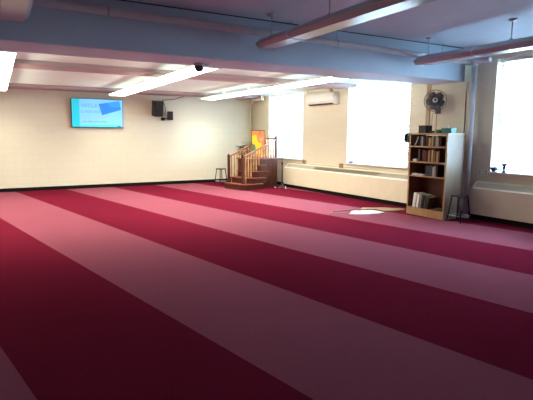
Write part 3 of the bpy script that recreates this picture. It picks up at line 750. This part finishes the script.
for k in range(5):
    bl_ = MB(); a = k * 2 * PI / 5 + .5; n = 6
    vs = []
    for i in range(n + 1):
        r = .04 + .145 * i / n; wd = .065 + .06 * math.sin(PI * min(1, i / n * .9))
        vs.append((bl_.bm.verts.new(Fm @ (Matrix.Rotation(a, 4, 'Z') @ Vector((r, -wd * .6, -.012)))), bl_.bm.verts.new(Fm @ (Matrix.Rotation(a, 4, 'Z') @ Vector((r, wd * .6, .022))))))
    for p, q in zip(vs, vs[1:]): bl_.bm.faces.new((p[0], q[0], q[1], p[1])).smooth = True
    o = bl_.build('blade', M['blade'], t); md = o.modifiers.new('thickness', 'SOLIDIFY'); md.thickness = .003
m_ = MB(); m_.lathe([(0, .03), (.04, .03), (.042, 0), (.07, -.04), (.075, -.13), (.055, -.16), (0, -.165)], seg=20, mtx=Fm); m_.build('motor', M['fan_grey'], t)
m_ = MB(); b0 = Fm @ Vector((0, 0, -.13)); m_.tube([b0, b0 + Vector((.02, -.02, -.17)), b0 + Vector((.10, .05, -.19)), (-.03, -.05, -.18)], .018, 8); m_.box(-.04, 0, -.11, .01, -.28, -.08, .004); m_.build('arm', M['fan_grey'], t)
for dy in (-.06, .05):
    m_ = MB(); m_.tube([(-.05, -.02 + dy, -.22), (-.10, -.03 + dy, -.35), (-.10, -.03 + dy, -.61)], .005, 6); m_.build('pull_cord', M['black_plastic'], t)
m_ = MB(); m_.box(-.022, 0, -.05, .05, .75, 2.72, .003)
o = m_.build('cable_trunking', mat('tan_trunking', (.42, .31, .19), .5)); o.matrix_world = RW @ Matrix.Translation((0, 7.24 - 6, 0)); tag(o, 'brown vertical trunking strip behind the wall fan', 'trunking')

# ------------------------------------------------------------------ sill ornaments
t = thing('bowl', 'small dark blue bowl at the corner of the near window sill', 'bowl', wp(-.022, 5.63, .9285), TH)
m_ = MB(); m_.lathe([(0, 0), (.035, 0), (.03, .012), (.06, .05), (.07, .085), (.062, .085), (.05, .05), (0, .02)], seg=24); m_.build('body', M['dark_blue'], t)
m_ = MB(); m_.lathe([(0, .06), (.04, .075), (.058, .06)], seg=16); m_.build('contents', M['soil'], t)
t = thing('figurine', 'small dark flared ornament on the near window sill', 'ornament', wp(-.022, 5.43, .9285), TH)
m_ = MB(); m_.lathe([(0, 0), (.04, 0), (.042, .012), (.016, .03), (.014, .06), (.03, .09), (.022, .115), (.05, .15), (.068, .165), (.06, .168), (0, .14)], seg=20); m_.build('body', M['dark_blue'], t)
m_ = MB(); m_.tube([(-.02, -.06, .16), (-.02, -.10, .15), (-.01, -.06, .12), (0, -.02, .10)], .006, 6); m_.build('handle', M['dark_blue'], t)
t = thing('dish', 'tiny dark dish on the sill of the window beside the bookcase', 'dish', wp(.0, 9.64, .8835), TH)
m_ = MB(); m_.lathe([(0, 0), (.04, 0), (.075, .03), (.068, .032), (.035, .008), (0, .008)], seg=20); m_.build('body', M['dark_blue'], t)

# ------------------------------------------------------------------ loose sheets on the carpet
def sheet(name, label, pts, m, thick=.004, bumpy=.012, cat='paper'):
    b = MB(); c = sum((Vector((x, y, 0)) for x, y in pts), Vector()) / len(pts); rnd = random.Random(len(pts) + int(c.x * 100))
    pts = [(x + rnd.uniform(-1, 1) * bumpy * 1.6, y + rnd.uniform(-1, 1) * bumpy * 1.6) for x, y in pts]
    n = len(pts); rings = []
    for f in (0, .35, .7, 1):
        if f == 0: rings.append([b.bm.verts.new((0, 0, thick + bumpy))]); continue
        rings.append([b.bm.verts.new(((x - c.x) * f, (y - c.y) * f, thick + (bumpy * rnd.random() if f < 1 else bumpy * .25 * rnd.random()))) for x, y in pts])
    for k in range(n):
        b.bm.faces.new((rings[0][0], rings[1][k], rings[1][(k + 1) % n])).smooth = True
        for a, d in zip(rings[1:], rings[2:]): b.bm.faces.new((a[k], d[k], d[(k + 1) % n], a[(k + 1) % n])).smooth = True
    lowr = [b.bm.verts.new((v.co.x, v.co.y, 0)) for v in rings[-1]]
    for k in range(n): b.bm.faces.new((rings[-1][k], lowr[k], lowr[(k + 1) % n], rings[-1][(k + 1) % n]))
    b.bm.faces.new(lowr[::-1])
    o = b.build(name, m); o.location = (c.x, c.y, .0008); tag(o, label, cat); return o
def subdivide(pts, k=3):
    out = []
    for (a, b) in zip(pts, pts[1:] + pts[:1]):
        for i in range(k): out.append((a[0] + (b[0] - a[0]) * i / k, a[1] + (b[1] - a[1]) * i / k))
    return out
sheet('paper_sheet', 'large crumpled white sheet lying on the carpet by the bookcase', subdivide([(6.2, 7.44), (6.5, 7.24), (6.80, 7.18), (6.98, 7.36), (6.88, 7.66), (6.6, 7.64), (6.42, 7.72)]), M['paper'], bumpy=.03)
sheet('cardboard', 'tan cardboard strip lying on the carpet beside the white sheet', subdivide([(7.08, 7.38), (7.25, 7.30), (7.66, 7.36), (7.72, 7.50), (7.4, 7.80), (7.0, 8.0), (6.75, 7.78), (7.02, 7.70)]), M['card'], bumpy=.01, cat='cardboard')
m_ = MB(); m_.box(-.18, .18, -.018, .018, 0, .012, .003); o = m_.build('wood_stick', M['card']); o.location = (6.0, 7.60, .0008); o.rotation_euler = (0, 0, -.42); tag(o, 'thin tan wooden stick on the carpet beside the white sheet', 'stick')
m_ = MB(); m_.box(-.30, .30, -.02, .02, 0, .012, .003); o = m_.build('wood_stick', M['dark_frame']); o.location = (6.36, 7.86, .0008); o.rotation_euler = (0, 0, .1); tag(o, 'thin dark brown stick on the carpet behind the white sheet', 'stick')

# ------------------------------------------------------------------ sky, camera
w = bpy.data.worlds.new('World'); SC.world = w; w.use_nodes = True
bg = w.node_tree.nodes['Background']; bg.inputs['Color'].default_value = (.53, .77, 1.0, 1); bg.inputs['Strength'].default_value = SKY_STRENGTH

cam = bpy.data.cameras.new('camera'); co = bpy.data.objects.new('camera', cam); COL.objects.link(co); SC.camera = co
cam.sensor_fit = 'HORIZONTAL'; cam.sensor_width = 36; cam.lens = 473.0 / 533 * 36; cam.clip_start = .05; cam.clip_end = 100
co.location = (0, 0, 1.6)
yaw, pitch, roll = .516178, .137310, .0053007
co.matrix_world = Matrix.Translation((0, 0, 1.6)) @ Matrix.Rotation(-yaw, 4, 'Z') @ Matrix.Rotation(PI / 2 - pitch, 4, 'X') @ Matrix.Rotation(roll, 4, 'Z')

SC.view_settings.view_transform = 'Standard'; SC.view_settings.look = 'None'
SC.view_settings.exposure = EXPOSURE; SC.view_settings.gamma = 1
SC.cycles.max_bounces = 10; SC.cycles.diffuse_bounces = 6; SC.cycles.transparent_max_bounces = 16
SC.cycles.use_denoising = True; SC.cycles.sample_clamp_indirect = 8
